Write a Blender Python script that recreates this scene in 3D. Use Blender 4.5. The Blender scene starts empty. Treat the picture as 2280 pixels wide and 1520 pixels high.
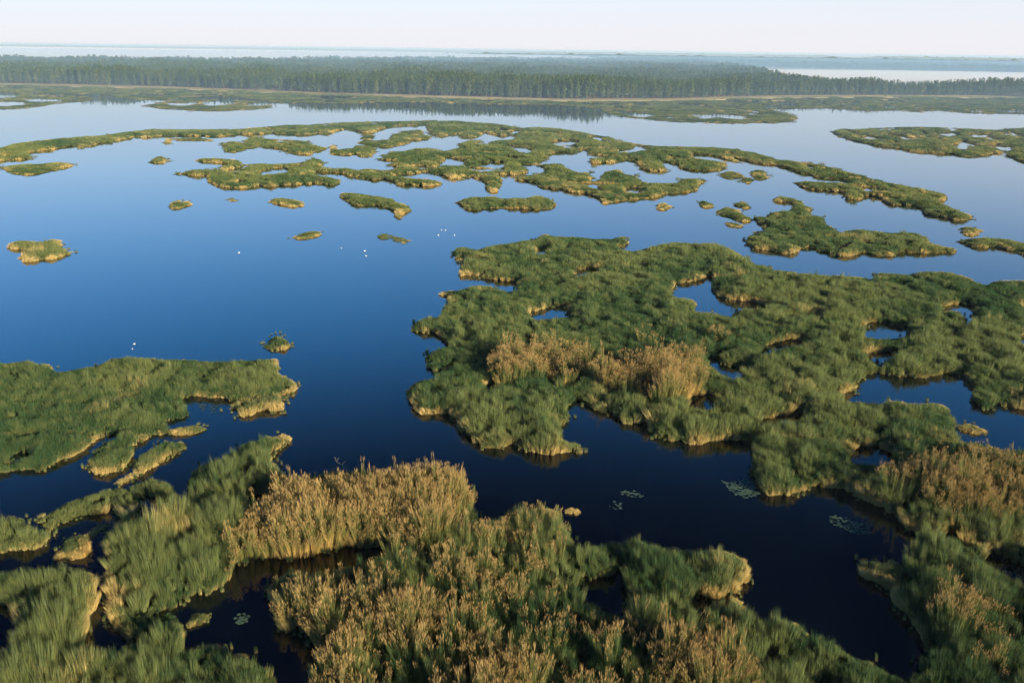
import bpy, math, random
import numpy as np
from mathutils import Matrix, Vector

# ------------------------------------------------------------------ camera, sky, sun, exposure
SC = bpy.context.scene
COL = SC.collection
H = 60.0                       # camera height above the lake
FPX = 1975.0                   # focal length for a 2280 pixel wide picture
PITCH = math.atan(650.5 / FPX)
ROLL = math.radians(0.75)
fwd = np.array([0, math.cos(PITCH), -math.sin(PITCH)])
r0 = np.array([1.0, 0, 0]); u0 = np.array([0, math.sin(PITCH), math.cos(PITCH)])
RGT = r0 * math.cos(ROLL) + u0 * math.sin(ROLL)
UPV = -r0 * math.sin(ROLL) + u0 * math.cos(ROLL)
cam_d = bpy.data.cameras.new('camera')
cam_d.sensor_width = 36.0; cam_d.lens = 36.0 * FPX / 2280.0
cam_d.clip_start = 1.0; cam_d.clip_end = 120000.0
cam = bpy.data.objects.new('camera', cam_d); COL.objects.link(cam)
cam.matrix_world = Matrix(((RGT[0], UPV[0], -fwd[0], 0), (RGT[1], UPV[1], -fwd[1], 0),
                           (RGT[2], UPV[2], -fwd[2], H), (0, 0, 0, 1)))
SC.camera = cam

SUN_EL = math.radians(15.0)
SUN_AZ = math.radians(138.0)    # compass bearing of the sun, camera looks north (0)
SKY_LOW = (0.24, 1.25, 2.10); SKY_HIGH = (0.02, 0.09, 0.25); SKY_PALE = (5.6, 5.35, 5.65)
w = bpy.data.worlds.new('World'); SC.world = w; w.use_nodes = True
nt = w.node_tree; nt.nodes.clear()
sky = nt.nodes.new('ShaderNodeTexSky'); sky.sky_type = 'NISHITA'; sky.sun_disc = False
sky.sun_elevation = SUN_EL; sky.sun_rotation = SUN_AZ
sky.air_density = 1.0; sky.dust_density = 0.6; sky.ozone_density = 2.0; sky.altitude = 60
bg = nt.nodes.new('ShaderNodeBackground'); bg.inputs[1].default_value = 0.069
ow = nt.nodes.new('ShaderNodeOutputWorld')
# clear deep-blue morning air overhead, pale humid lilac haze along the whole horizon
tcw = nt.nodes.new('ShaderNodeTexCoord'); sxw = nt.nodes.new('ShaderNodeSeparateXYZ'); nt.links.new(tcw.outputs['Generated'], sxw.inputs[0])
def wm(op, a, b=None):
    n = nt.nodes.new('ShaderNodeMath'); n.operation = op
    for i, v in enumerate((a, b)):
        if v is None: continue
        if hasattr(v, 'is_output'): nt.links.new(v, n.inputs[i])
        else: n.inputs[i].default_value = v
    return n.outputs[0]
def wmix(f, a, b, bt='MIX'):
    n = nt.nodes.new('ShaderNodeMix'); n.data_type = 'RGBA'; n.blend_type = bt; n.clamp_result = False
    for sk, v in ((n.inputs[0], f), (n.inputs[6], a), (n.inputs[7], b)):
        if hasattr(v, 'is_output'): nt.links.new(v, sk)
        elif isinstance(v, tuple): sk.default_value = (*v, 1)
        else: sk.default_value = v
    return n.outputs[2]
el = wm('MAXIMUM', sxw.outputs[2], 0.0)
up = nt.nodes.new('ShaderNodeMapRange'); up.interpolation_type = 'SMOOTHSTEP'
up.inputs[1].default_value = 0.28; up.inputs[2].default_value = 0.50; nt.links.new(el, up.inputs[0])
tintc = wmix(up.outputs[0], SKY_LOW, SKY_HIGH)
skyc = wmix(1.0, sky.outputs[0], tintc, 'MULTIPLY')
ge = wm('DIVIDE', el, 0.185)
gl = wm('MULTIPLY', wm('POWER', 2.71828, wm('MULTIPLY', wm('MULTIPLY', ge, ge), -1.0)), 0.95)
skyc = wmix(gl, skyc, SKY_PALE)
nt.links.new(skyc, bg.inputs[0]); nt.links.new(bg.outputs[0], ow.inputs[0])

sun_d = bpy.data.lights.new('sun', 'SUN'); sun_d.energy = 5.0; sun_d.angle = math.radians(0.6)
sun_d.color = (1.0, 0.79, 0.50)
sun = bpy.data.objects.new('sun', sun_d); COL.objects.link(sun)
to_sun = Vector((math.sin(SUN_AZ) * math.cos(SUN_EL), math.cos(SUN_AZ) * math.cos(SUN_EL), math.sin(SUN_EL)))
sun.rotation_euler = to_sun.to_track_quat('Z', 'Y').to_euler()
sun.location = (0, 0, 500)

SC.view_settings.view_transform = 'Standard'; SC.view_settings.look = 'None'
SC.view_settings.exposure = 1.25; SC.view_settings.gamma = 1.0
SC.view_settings.use_curve_mapping = False
SC.render.engine = 'CYCLES'
SC.cycles.use_denoising = True; SC.cycles.denoising_prefilter = 'ACCURATE'
SC.cycles.max_bounces = 6; SC.cycles.diffuse_bounces = 2; SC.cycles.glossy_bounces = 2
SC.cycles.transmission_bounces = 2; SC.cycles.volume_bounces = 1; SC.cycles.transparent_max_bounces = 4
SC.cycles.use_adaptive_sampling = True; SC.cycles.adaptive_threshold = 0.02

rng = np.random.default_rng(7)
random.seed(7)

# ------------------------------------------------------------------ projection helpers
def project(x, y, z):
    dx, dy, dz = x, y, z - H
    zc = dx * fwd[0] + dy * fwd[1] + dz * fwd[2]
    px = 1140 + FPX * (dx * RGT[0] + dy * RGT[1] + dz * RGT[2]) / zc
    py = 760 - FPX * (dx * UPV[0] + dy * UPV[1] + dz * UPV[2]) / zc
    return px, py

def ground(px, py, z=0.0):
    d = fwd * FPX + RGT * (px - 1140) + UPV * (760 - py)
    t = (z - H) / d[2]
    return d[0] * t, d[1] * t

def rangeat(px, py, dist):
    d = fwd * FPX + RGT * (px - 1140) + UPV * (760 - py)
    d = d / np.linalg.norm(d)
    return Vector((d[0] * dist, d[1] * dist, H + d[2] * dist))

def _h(ix, iy, seed):
    a = (ix.astype(np.int64) * 374761393 + iy.astype(np.int64) * 668265263 + seed * 1442695041) & 0xFFFFFFFF
    a = ((a ^ (a >> 13)) * 1274126177) & 0xFFFFFFFF
    a = a ^ (a >> 16)
    return (a & 0xFFFFFF) / float(0xFFFFFF)

def vnoise(x, y, seed=0):
    ix = np.floor(x); iy = np.floor(y); fx = x - ix; fy = y - iy
    fx = fx * fx * (3 - 2 * fx); fy = fy * fy * (3 - 2 * fy)
    a = _h(ix, iy, seed); b = _h(ix + 1, iy, seed); c = _h(ix, iy + 1, seed); d = _h(ix + 1, iy + 1, seed)
    return (a * (1 - fx) + b * fx) * (1 - fy) + (c * (1 - fx) + d * fx) * fy

def fbm(x, y, scale, seed=0, octs=3):
    s = 0; amp = 1; tot = 0; f = 1.0 / scale
    for k in range(octs):
        s = s + amp * vnoise(x * f + 31.7 * k, y * f - 17.3 * k, seed + k * 11); tot += amp; amp *= 0.5; f *= 2.03
    return s / tot

# ------------------------------------------------------------------ materials
def newmat(name):
    m = bpy.data.materials.new(name); m.use_nodes = True
    m.node_tree.nodes.clear()
    return m, m.node_tree.nodes, m.node_tree.links

def mixrgb(N, L, fac, a, b):
    n = N.new('ShaderNodeMix'); n.data_type = 'RGBA'
    for sock, v in ((n.inputs[0], fac), (n.inputs[6], a), (n.inputs[7], b)):
        if hasattr(v, 'is_output'): L.new(v, sock)
        elif isinstance(v, tuple): sock.default_value = (*v, 1)
        else: sock.default_value = v
    return n.outputs[2]

def mth(N, L, op, a, b=None, clamp=False):
    n = N.new('ShaderNodeMath'); n.operation = op; n.use_clamp = clamp
    for i, v in enumerate((a, b)):
        if v is None: continue
        if hasattr(v, 'is_output'): L.new(v, n.inputs[i])
        else: n.inputs[i].default_value = v
    return n.outputs[0]

def reed_material(name, ga, gb, straw, plume, strawbias=0.0, transl=0.3):
    m, N, L = newmat(name)
    uv = N.new('ShaderNodeUVMap'); uv.uv_map = 'uv'
    sx = N.new('ShaderNodeSeparateXYZ'); L.new(uv.outputs[0], sx.inputs[0])
    r, h = sx.outputs[0], sx.outputs[1]
    t = N.new('ShaderNodeAttribute'); t.attribute_type = 'INSTANCER'; t.attribute_name = 'tint'
    d = N.new('ShaderNodeAttribute'); d.attribute_type = 'INSTANCER'; d.attribute_name = 'dry_lit'
    tr = mth(N, L, 'ADD', mth(N, L, 'MULTIPLY', t.outputs['Fac'], 0.8), mth(N, L, 'MULTIPLY', mth(N, L, 'SUBTRACT', r, 0.35), 0.5), True)
    g = mixrgb(N, L, tr, ga, gb)
    # straw-coloured lower stems, more in drier stands, plus painted sunlit rims
    k = mth(N, L, 'SUBTRACT', mth(N, L, 'ADD', mth(N, L, 'MULTIPLY', d.outputs['Fac'], 1.30), strawbias),
            mth(N, L, 'MULTIPLY', h, 0.85))
    k = mth(N, L, 'MULTIPLY', mth(N, L, 'ADD', k, mth(N, L, 'MULTIPLY', mth(N, L, 'SUBTRACT', r, 0.3), 0.65)), 1.5, True)
    c = mixrgb(N, L, k, g, straw)
    c = mixrgb(N, L, mth(N, L, 'GREATER_THAN', r, 1.2), c, plume)
    df = N.new('ShaderNodeBsdfDiffuse'); L.new(c, df.inputs[0])
    tl = N.new('ShaderNodeBsdfTranslucent'); L.new(c, tl.inputs[0])
    mx = N.new('ShaderNodeMixShader'); mx.inputs[0].default_value = transl
    L.new(df.outputs[0], mx.inputs[1]); L.new(tl.outputs[0], mx.inputs[2])
    o = N.new('ShaderNodeOutputMaterial'); L.new(mx.outputs[0], o.inputs[0])
    return m

M_GREEN = reed_material('green_reed', (0.040, 0.100, 0.045), (0.190, 0.230, 0.090), (0.57, 0.46, 0.20), (0.3, 0.22, 0.13), -0.05)
M_TAN = reed_material('plumed_reed', (0.060, 0.11, 0.042), (0.22, 0.23, 0.080), (0.57, 0.42, 0.16), (0.43, 0.32, 0.145), 0.06)

def noise_mat(name, ca, cb, scale, rough=0.95, bump=0.3, stretch=None):
    m, N, L = newmat(name)
    tc = N.new('ShaderNodeNewGeometry'); mp = N.new('ShaderNodeMapping')
    if stretch: mp.inputs['Scale'].default_value = stretch
    L.new(tc.outputs['Position'], mp.inputs[0])
    nz = N.new('ShaderNodeTexNoise'); nz.inputs['Scale'].default_value = scale; nz.inputs['Detail'].default_value = 6
    L.new(mp.outputs[0], nz.inputs['Vector'])
    rp = N.new('ShaderNodeMapRange'); rp.inputs[1].default_value = 0.3; rp.inputs[2].default_value = 0.7
    L.new(nz.outputs['Fac'], rp.inputs[0])
    c = mixrgb(N, L, rp.outputs[0], ca, cb)
    b = N.new('ShaderNodeBsdfPrincipled'); b.inputs['Roughness'].default_value = rough
    b.inputs['Specular IOR Level'].default_value = 0.15
    L.new(c, b.inputs['Base Color'])
    if bump:
        bp = N.new('ShaderNodeBump'); bp.inputs['Strength'].default_value = bump; bp.inputs['Distance'].default_value = 0.3
        L.new(nz.outputs['Fac'], bp.inputs['Height']); L.new(bp.outputs[0], b.inputs['Normal'])
    o = N.new('ShaderNodeOutputMaterial'); L.new(b.outputs[0], o.inputs[0])
    return m

M_MAT = noise_mat('peat_and_litter', (0.018, 0.024, 0.010), (0.055, 0.060, 0.024), 1.4, bump=0.8)
M_LAND = noise_mat('dry_meadow', (0.50, 0.41, 0.24), (0.30, 0.28, 0.14), 0.02, bump=0)
M_BARK = noise_mat('bark', (0.07, 0.05, 0.035), (0.16, 0.11, 0.075), 1.2, bump=0.3)
M_DEADWOOD = noise_mat('dead_wood', (0.22, 0.20, 0.17), (0.34, 0.32, 0.27), 4, bump=0.3)
M_PAD = noise_mat('lily_leaf', (0.04, 0.09, 0.06), (0.09, 0.14, 0.10), 2.0, rough=0.45, bump=0)
M_WHITE = noise_mat('white_feathers', (0.75, 0.74, 0.72), (0.82, 0.82, 0.80), 5, bump=0)
M_BLACK = noise_mat('black_feathers', (0.008, 0.008, 0.009), (0.02, 0.018, 0.016), 5, bump=0)
M_BEAK = noise_mat('orange_beak', (0.55, 0.20, 0.04), (0.6, 0.25, 0.05), 5, bump=0)

def crown_material(name, ca, cb):
    m, N, L = newmat(name)
    oi = N.new('ShaderNodeObjectInfo')
    g = N.new('ShaderNodeNewGeometry')
    nz = N.new('ShaderNodeTexNoise'); nz.inputs['Scale'].default_value = 0.25; L.new(g.outputs['Position'], nz.inputs['Vector'])
    f = mth(N, L, 'ADD', mth(N, L, 'MULTIPLY', oi.outputs['Random'], 0.7), mth(N, L, 'MULTIPLY', nz.outputs['Fac'], 0.35), True)
    c = mixrgb(N, L, f, ca, cb)
    df = N.new('ShaderNodeBsdfDiffuse'); L.new(c, df.inputs[0])
    tl = N.new('ShaderNodeBsdfTranslucent'); L.new(c, tl.inputs[0])
    mx = N.new('ShaderNodeMixShader'); mx.inputs[0].default_value = 0.2
    L.new(df.outputs[0], mx.inputs[1]); L.new(tl.outputs[0], mx.inputs[2])
    o = N.new('ShaderNodeOutputMaterial'); L.new(mx.outputs[0], o.inputs[0])
    return m
M_PINE = crown_material('pine_needles', (0.025, 0.065, 0.042), (0.085, 0.125, 0.060))
M_LEAF = crown_material('birch_leaves', (0.070, 0.12, 0.045), (0.15, 0.17, 0.065))

def water_material():
    m, N, L = newmat('lake_water')
    g = N.new('ShaderNodeNewGeometry')
    mp = N.new('ShaderNodeMapping'); mp.inputs['Scale'].default_value = (0.004, 0.016, 1); mp.inputs['Rotation'].default_value = (0, 0, 0.45)
    L.new(g.outputs['Position'], mp.inputs[0])
    big = N.new('ShaderNodeTexNoise'); big.inputs['Scale'].default_value = 1.0; big.inputs['Detail'].default_value = 4
    L.new(mp.outputs[0], big.inputs['Vector'])
    mr = N.new('ShaderNodeMapRange'); mr.inputs[1].default_value = 0.42; mr.inputs[2].default_value = 0.66
    L.new(big.outputs['Fac'], mr.inputs[0])
    n1 = N.new('ShaderNodeTexNoise'); n1.inputs['Scale'].default_value = 0.9; n1.inputs['Detail'].default_value = 3
    L.new(g.outputs['Position'], n1.inputs['Vector'])
    bp = N.new('ShaderNodeBump'); bp.inputs['Distance'].default_value = 0.1
    L.new(mth(N, L, 'ADD', mth(N, L, 'MULTIPLY', mr.outputs[0], 0.07), 0.006), bp.inputs['Strength'])
    L.new(n1.outputs['Fac'], bp.inputs['Height'])
    b = N.new('ShaderNodeBsdfPrincipled')
    b.inputs['Base Color'].default_value = (0.0005, 0.002, 0.005, 1)
    b.inputs['IOR'].default_value = 1.39
    L.new(mth(N, L, 'ADD', mth(N, L, 'MULTIPLY', mr.outputs[0], 0.04), 0.01), b.inputs['Roughness'])
    L.new(bp.outputs[0], b.inputs['Normal'])
    o = N.new('ShaderNodeOutputMaterial'); L.new(b.outputs[0], o.inputs[0])
    return m
M_WATER = water_material()

def volume_mat(name, color, density, aniso=0.0):
    m, N, L = newmat(name)
    v = N.new('ShaderNodeVolumePrincipled')
    v.inputs['Color'].default_value = (*color, 1); v.inputs['Density'].default_value = density
    v.inputs['Anisotropy'].default_value = aniso
    o = N.new('ShaderNodeOutputMaterial'); L.new(v.outputs[0], o.inputs['Volume'])
    return m

# ------------------------------------------------------------------ object helpers
def mesh_obj(name, verts, faces, mat, parent=None, link=True):
    me = bpy.data.meshes.new(name)
    me.from_pydata([tuple(v) for v in verts], [], [tuple(f) for f in faces]); me.update()
    if mat: me.materials.append(mat)
    o = bpy.data.objects.new(name, me)
    if link: COL.objects.link(o)
    if parent: o.parent = parent
    return o

def empty(name, loc, label, cat, group=None):
    o = bpy.data.objects.new(name, None); COL.objects.link(o); o.location = loc
    o.empty_display_size = 1.0
    o['label'] = label; o['category'] = cat
    if group: o['group'] = group
    return o

def tag(o, label=None, cat=None, group=None, kind=None):
    if label: o['label'] = label
    if cat: o['category'] = cat
    if group: o['group'] = group
    if kind: o['kind'] = kind
    return o

# ------------------------------------------------------------------ traced shores, pixels of enlarged views
FR = {'A': (0, 60, 3.), 'B': (760, 60, 3.), 'C': (1520, 60, 3.), 'D': (300, 250, 3.), 'E': (1000, 250, 3.),
      'F': (1520, 350, 3.), 'G': (0, 750, 3.), 'H': (0, 1100, 3.257), 'I': (600, 950, 2.667), 'J': (1300, 1000, 2.924),
      'K': (1600, 850, 2.269), 'L': (880, 500, 2.714), 'M': (1500, 560, 2.923), 'Z': (0, 0, 1.)}
def P(s):
    out = []; f = FR['Z']
    for tok in s.split():
        if tok in FR: f = FR[tok]; continue
        a, b = tok.split(',')
        out.append((f[0] + float(a) / f[2], f[1] + float(b) / f[2]))
    return out

OX, OY, MW, MH = -110, 150, 2500, 1560
label_mask = np.zeros((MH, MW), np.int16)
def fill(pts):
    xs = np.array([p[0] for p in pts]) - OX; ys = np.array([p[1] for p in pts]) - OY
    m = np.zeros((MH, MW), bool)
    y0 = max(0, int(ys.min())); y1 = min(MH - 1, int(ys.max()) + 1)
    xb = np.roll(xs, -1); yb = np.roll(ys, -1)
    for r in range(y0, y1 + 1):
        yy = r + 0.5
        c = ((ys <= yy) & (yb > yy)) | ((yb <= yy) & (ys > yy))
        if not c.any(): continue
        xc = np.sort(xs[c] + (yy - ys[c]) * (xb[c] - xs[c]) / (yb[c] - ys[c]))
        for a, b in zip(xc[::2], xc[1::2]):
            a = max(0, int(round(a))); b = min(MW, int(round(b)))
            if b > a: m[r, a:b] = True
    return m

THINGS = []      # (name, label, category, group, height)
def add(name, label, poly, h, cat='reed island', group=None):
    THINGS.append((name, label, cat, group, h))
    label_mask[fill(P(poly))] = len(THINGS)
    return len(THINGS)
def sub(poly): label_mask[fill(P(poly))] = 0
def relabel(name, label, poly, h, src, cat='reed bed', group=None):
    THINGS.append((name, label, cat, group, h))
    m = fill(P(poly)); label_mask[m & (label_mask == src)] = len(THINGS)
    return len(THINGS)

BEDS = 'reed beds of the lake'; ISL = 'small reed islands in open water'
# the broad mass of the middle and the right
mass = add('reed_bed', 'broad green reed bed in the middle with a round pond and ragged north shore',
 """L 330,165 370,135 430,130 480,150 520,140 600,120 720,105 830,90 870,75 900,55 960,70 1080,70 1200,85 1330,80 1380,65 1405,90 1395,120
 1350,145 1450,160 1530,145 1600,120 1700,105 1800,115 1920,110 1970,130 2050,165 2120,200 2150,225
 M 520,80 600,90 640,118 720,125 850,135 1000,150 1080,150 1200,160 1300,175 1340,135 1450,145 1540,150 1620,130 1720,125 1820,130 1900,155 1980,195 2040,215 2100,185 2200,180
 Z 2400,622 2400,1700 2020,1700 2000,1560 K 960,1490 1000,1450 1050,1370 1040,1300 1000,1240 960,1190 900,1140 870,1080 900,1030 960,960 945,900 970,850
 1000,780 1040,745 1060,735 1040,740 960,740 900,690 830,630 740,600 680,560 560,530 450,520 440,540 350,570 250,570 210,510 160,440 200,400 180,300
 L 2100,1300 1990,1295 1900,1310 1800,1325 1700,1310 1620,1290 1540,1250 1530,1200 1490,1190 1420,1210 1370,1170 1290,1130 1220,1120 1160,1075 1080,1065
 1020,1110 1050,1150 1050,1195 1000,1220 980,1270 1040,1300 1110,1310 1150,1350 1130,1385 1080,1385 1000,1380 950,1395 880,1390 790,1365 700,1325
 620,1350 540,1350 480,1290 420,1240 380,1180 300,1135 240,1140 180,1145 130,1120 85,1040 100,980 160,930 240,915 300,920 250,890 200,840 200,770
 250,750 340,715 290,700 240,660 200,650 100,640 95,610 150,575 210,550 250,560 290,530 300,480 330,445 280,430 290,400 380,395 440,370 540,360
 600,360 620,385 680,400 740,385 750,352 640,340 560,325 500,310 400,310 380,280 410,240 370,200""", 2.6, 'reed bed', BEDS)
for hole in (
 "M 0,215 180,190 200,165 260,170 240,210 260,240 290,290 370,315 460,320 530,330 600,350 640,375 560,375 480,370 420,390 400,430 330,420 250,400 150,395 110,375 150,340 120,310 50,300 0,300 -30,260",
 "M 1700,370 1780,348 1900,345 1960,360 1990,400 1970,440 1920,470 1890,460 1900,420 1870,390 1820,375 1750,385",
 "M 1260,470 1320,455 1450,480 1550,500 1580,530 1500,560 1350,560 1250,550 1230,520",
 "M 1240,660 1330,645 1400,650 1480,660 1420,680 1370,720 1350,750 1290,710 1240,690",
 "M 1060,950 1140,920 1190,880 1200,840 1230,800 1330,780 1350,800 1480,810 1560,810 1640,830 1700,800 1800,790 1850,800 1920,850 1960,900 1960,960 2040,1040 2100,1020 2200,1020 2290,1030 2640,1030 2640,1290 2200,1280 2100,1270 2000,1240 1900,1220 1800,1200 1820,1180 1830,1070 1790,1020 1750,990 1560,985 1440,960 1330,985 1200,985 1100,960",
 "M 190,690 300,700 330,740 420,740 490,760 470,810 400,830 340,820 290,780 220,740",
 "M 70,980 120,950 260,920 290,960 280,1000 200,1030 80,1020",
 "M 540,1080 640,1090 740,1060 850,1030 880,1060 840,1100 700,1110 600,1120",
 "M 1110,1340 1180,1280 1320,1270 1400,1290 1480,1340 1440,1380 1330,1390 1180,1380",
 "M 540,640 700,590 850,570 860,588 740,620 600,665",
 "M 2230,560 2280,540 2640,540 2640,640 2280,605",
 "M 2250,350 2340,330 2640,330 2640,400 2280,385",
 "L 790,545 900,510 1000,490 1060,500 1060,545 960,565 860,575",
 "L 835,155 920,140 935,170 860,182", "L 1055,295 1150,270 1240,260 1200,290 1100,312",
 "L 490,965 600,960 650,1005 560,985", "L 880,905 985,965 1000,950 900,895",
 "M 880,430 940,410 980,430 920,455", "K 1310,900 1400,960 1500,1010 1600,1040 1600,960 1450,900 1350,840",
 "K 1180,760 1060,745 1180,800 1330,850"): sub(hole)
relabel('reed_bed', 'green and tan reed bed with pointed spits, south of the tan ridge in the middle',
 "L 60,900 300,905 480,940 640,1000 900,960 1020,940 1180,930 1350,1020 1560,1100 1660,1070 1760,1130 1900,1110 2200,1150 2200,1420 60,1420", 2.8, mass, 'reed bed', BEDS)
relabel('reed_bed', 'blunt peninsula of green reeds between the right-hand pool and the black channel',
 "Z 1670,960 1850,900 1980,880 2160,880 2200,960 2190,980 2060,990 1960,1030 1925,1060 1900,1110 1850,1100 1750,1120 1640,1110 1640,1000", 2.8, mass, 'reed bed', BEDS)
relabel('reed_bed', 'tan and green plumed reed bed in the right foreground beside the black channel',
 "Z 1900,1110 1925,1060 1960,1030 2060,985 2200,980 2420,990 2420,1710 1900,1710 1960,1300", 3.0, mass, 'reed bed', BEDS)
relabel('reed_bed', 'wide lumpy green reed bed on the right with several small blue ponds',
 "Z 1530,560 1600,560 1700,570 2420,600 2420,960 2140,900 1850,905 1690,980 1580,960 1590,900 1560,800 1540,700 1545,620", 2.6, mass, 'reed bed', BEDS)
add('reed_island', 'short spit of pale reeds off the end of the blunt peninsula', "M 1850,1140 1870,1110 1900,1100 2000,1130 2030,1165 1980,1190 1900,1170", 1.4, group=ISL)
# bed in from the left edge
add('reed_bed', 'large smooth green reed bed in from the left edge with golden rim and square cove',
 """G -330,165 60,170 130,160 200,150 230,185 310,175 345,200 350,230 430,225 530,205 640,190 700,160 730,140 850,128 980,135 1100,140 1250,145
 1400,160 1500,162 1600,155 1700,150 1790,145 1850,155 1865,190 1830,210 1880,245 1940,275 1985,310 1975,355 1920,385 1890,385 1860,395 1885,440
 1870,500 1820,500 1780,480 1700,515 1640,540 1595,540 1600,500 1560,480 1570,430 1500,410 1430,405 1380,400 1300,402 1240,415 1235,450 1260,530
 1200,550 1150,550 1110,560 1115,640 1060,650 1000,665 950,690 900,700 890,740 880,780 870,850 830,880 760,900 700,925 640,915 650,890 600,850
 620,800 650,740 700,700 770,670 830,650 760,645 690,665 620,700 540,765 470,800 380,830 300,880 180,895 100,895 75,915 -330,935""", 2.2, 'reed bed', BEDS)
sub("G 70,800 120,772 230,757 200,778 130,802 90,850 50,860")
add('reed_island', 'small flat golden islet tucked under the square cove of the left bed', "G 1135,590 1200,575 1290,575 1350,595 1375,615 1330,635 1250,652 1140,652", 1.5, group=ISL)
add('reed_island', 'slanting strip of golden reeds below the left bed',
 "G 1200,690 1235,700 1240,730 1180,760 1120,790 1060,850 980,900 900,930 860,980 830,990 790,970 830,930 880,900 900,860 930,800 970,755 1030,730 1080,700 1090,670 1130,680", 2.0, group=ISL)
add('reed_island', 'long straggling strip of low reeds slanting down to the left edge',
 """G 280,1180 350,1170 420,1130 500,1080 600,1050 700,1010 800,1000 860,1010 930,960 1000,940 1060,940 1130,960 1160,1020 1210,1040 1200,1070
 1130,1090 1060,1100 1030,1080 960,1060 930,1090 940,1130 900,1180 850,1210 790,1190 780,1130 700,1130 690,1170 640,1180 560,1190 480,1200 420,1240 350,1260 300,1230""", 1.8, group=ISL)
add('reed_island', 'rounded clump of olive reeds cut by the left edge', "G -330,1235 0,1240 40,1200 120,1190 180,1210 240,1260 320,1270 370,1260 400,1290 340,1320 290,1370 220,1410 150,1400 100,1410 0,1420 -330,1430", 2.2, group=ISL)
add('reed_island', 'ragged pinkish patch of broken dead reeds in the left channel', "G 340,1440 440,1380 480,1330 540,1320 580,1300 620,1260 700,1250 680,1290 620,1330 600,1380 590,1420 540,1470 490,1480 430,1460 370,1470", 1.3, group=ISL)
# foreground
fore = add('reed_bed', 'tall golden plumed reed bank in the foreground with dark green reeds behind it',
 """G 1290,930 1330,860 1400,830 1500,800 1570,770 1620,710 1700,690 1770,660 1830,670 1880,640 1930,640 1950,670 1930,710 1870,740 1790,790 1760,805 1830,840 1880,880 1920,930 1935,985
 I 100,345 180,310 300,280 400,262 500,262 600,262 700,270 800,265 880,250 960,235 1050,245 1130,260 1120,290 1150,330 1190,380 1180,430 1170,480 1210,520 1240,560
 1280,580 1350,570 1400,540 1410,500 1450,480 1480,510 1560,490 1640,480 1700,480 1720,520 1690,540 1740,580 1770,640 1790,690 1880,720 1960,710
 J 0,650 80,620 180,610 230,600 240,640 270,600 340,580 380,590 430,620 600,640 700,650 760,660 860,655 930,665 1000,700 1050,730 1080,780 1060,860
 1000,890 980,910 1030,960 1070,1030 1130,1080 1090,1130 1060,1170 1130,1130 1200,1090 1240,1060 1310,1090 1380,1110 1430,1150 1440,1180
 K 430,1240 470,1300 530,1290 570,1330 620,1360 700,1400 780,1420 860,1460 920,1490 Z 2010,1560 2010,1700 680,1700 690,1530 700,1490 730,1470 720,1440 690,1420 670,1395 640,1400 610,1390 622,1355 600,1330 603,1300
 625,1282 655,1265 690,1270 720,1275 760,1262 800,1252 850,1243 880,1228 860,1216 800,1218 770,1210 740,1220 700,1232 680,1242 620,1250 560,1252 528,1262
 H 1700,560 1680,600 1640,660 1580,690 1500,710 1420,720 1350,750 1290,780 1240,780 1250,820 1180,830 1110,870 1080,900 1000,920 940,900 870,910 840,850 830,760 820,700 800,640 760,560
 G 740,1500 720,1440 710,1370 720,1290 790,1260 870,1220 960,1200 1100,1140 1200,1090 1270,1050""", 3.0, 'reed bed', BEDS)
for hole in ("Z 1290,1290 1340,1285 1368,1255 1382,1235 1392,1300 1412,1340 1400,1365 1350,1355 1320,1345 1290,1330",
 "J 690,930 760,950 860,980 960,920 1000,960 960,1010 880,1010 820,1000 780,1060 720,1100 700,1020",
 "J 720,1120 860,1180 830,1250 870,1290 1000,1290 960,1340 880,1320 800,1260",
 "H 890,745 950,735 1000,770 950,800 900,790", "H 1060,735 1140,730 1130,790 1060,795",
 "G 1640,1075 1760,1040 1900,1045 1900,1090 1780,1110 1650,1115"): sub(hole)
relabel('reed_bed', 'ragged mixed tan and green reed bed filling the bottom middle of the view',
 "Z 590,1262 690,1268 800,1250 870,1232 960,1235 1010,1220 1060,1190 1150,1100 1240,1100 1290,1200 1330,1225 1395,1310 1500,1345 1560,1395 1640,1450 1700,1420 1760,1340 2030,1500 2030,1710 590,1710", 3.0, fore, 'reed bed', BEDS)
relabel('reed_bed', 'rounded green reed headland with a bright golden tip jutting into the black channel',
 "Z 1290,1190 1700,1180 1720,1340 1700,1450 1640,1452 1560,1396 1500,1346 1396,1312 1330,1226", 3.0, fore, 'reed bed', BEDS)
add('reed_island', 'low dark ragged reeds at the foot of the dark green lobe, bottom left', 'H 850,890 1000,925 1110,885 1250,835 1290,900 1330,1000 1300,1050 1180,1010 1050,1065 950,1060 870,980', 1.5, group=ISL)
add('reed_bed', 'dark green reed bed in the bottom left corner with an orange-lit flank',
 """H -360,560 0,550 100,540 200,535 400,530 500,525 600,540 680,560 710,600 700,680 730,740 710,830 660,880 620,920 640,1000 570,1060 620,1110 700,1140 770,1170
 850,1140 950,1110 1020,1110 1080,1060 1160,1010 1230,1000 1300,1040 1330,1090 1400,1080 1480,1050 1560,1060 1620,1100 1680,1150 1740,1130 1800,1140 1840,1200 1900,1220 1960,1270 2000,1330 2040,1450
 Z 640,1700 -100,1700 -100,1500 H 0,1240 50,1160 100,1080 200,1000 150,930 90,850 30,820 -360,810""", 2.8, 'reed bed', BEDS)
add('reed_island', 'tiny orange-lit reed tussock in the dark pool at bottom left', "H 1350,935 1390,870 1430,815 1490,825 1535,840 1535,875 1470,905 1400,945", 1.5, group=ISL)
add('reed_island', 'pale heart-shaped clump of reeds standing in the black channel', "K 690,930 700,880 770,880 800,905 850,883 905,883 938,930 905,975 885,1035 830,1045 800,1015 740,1005 690,970", 2.2, group=ISL)
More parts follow.
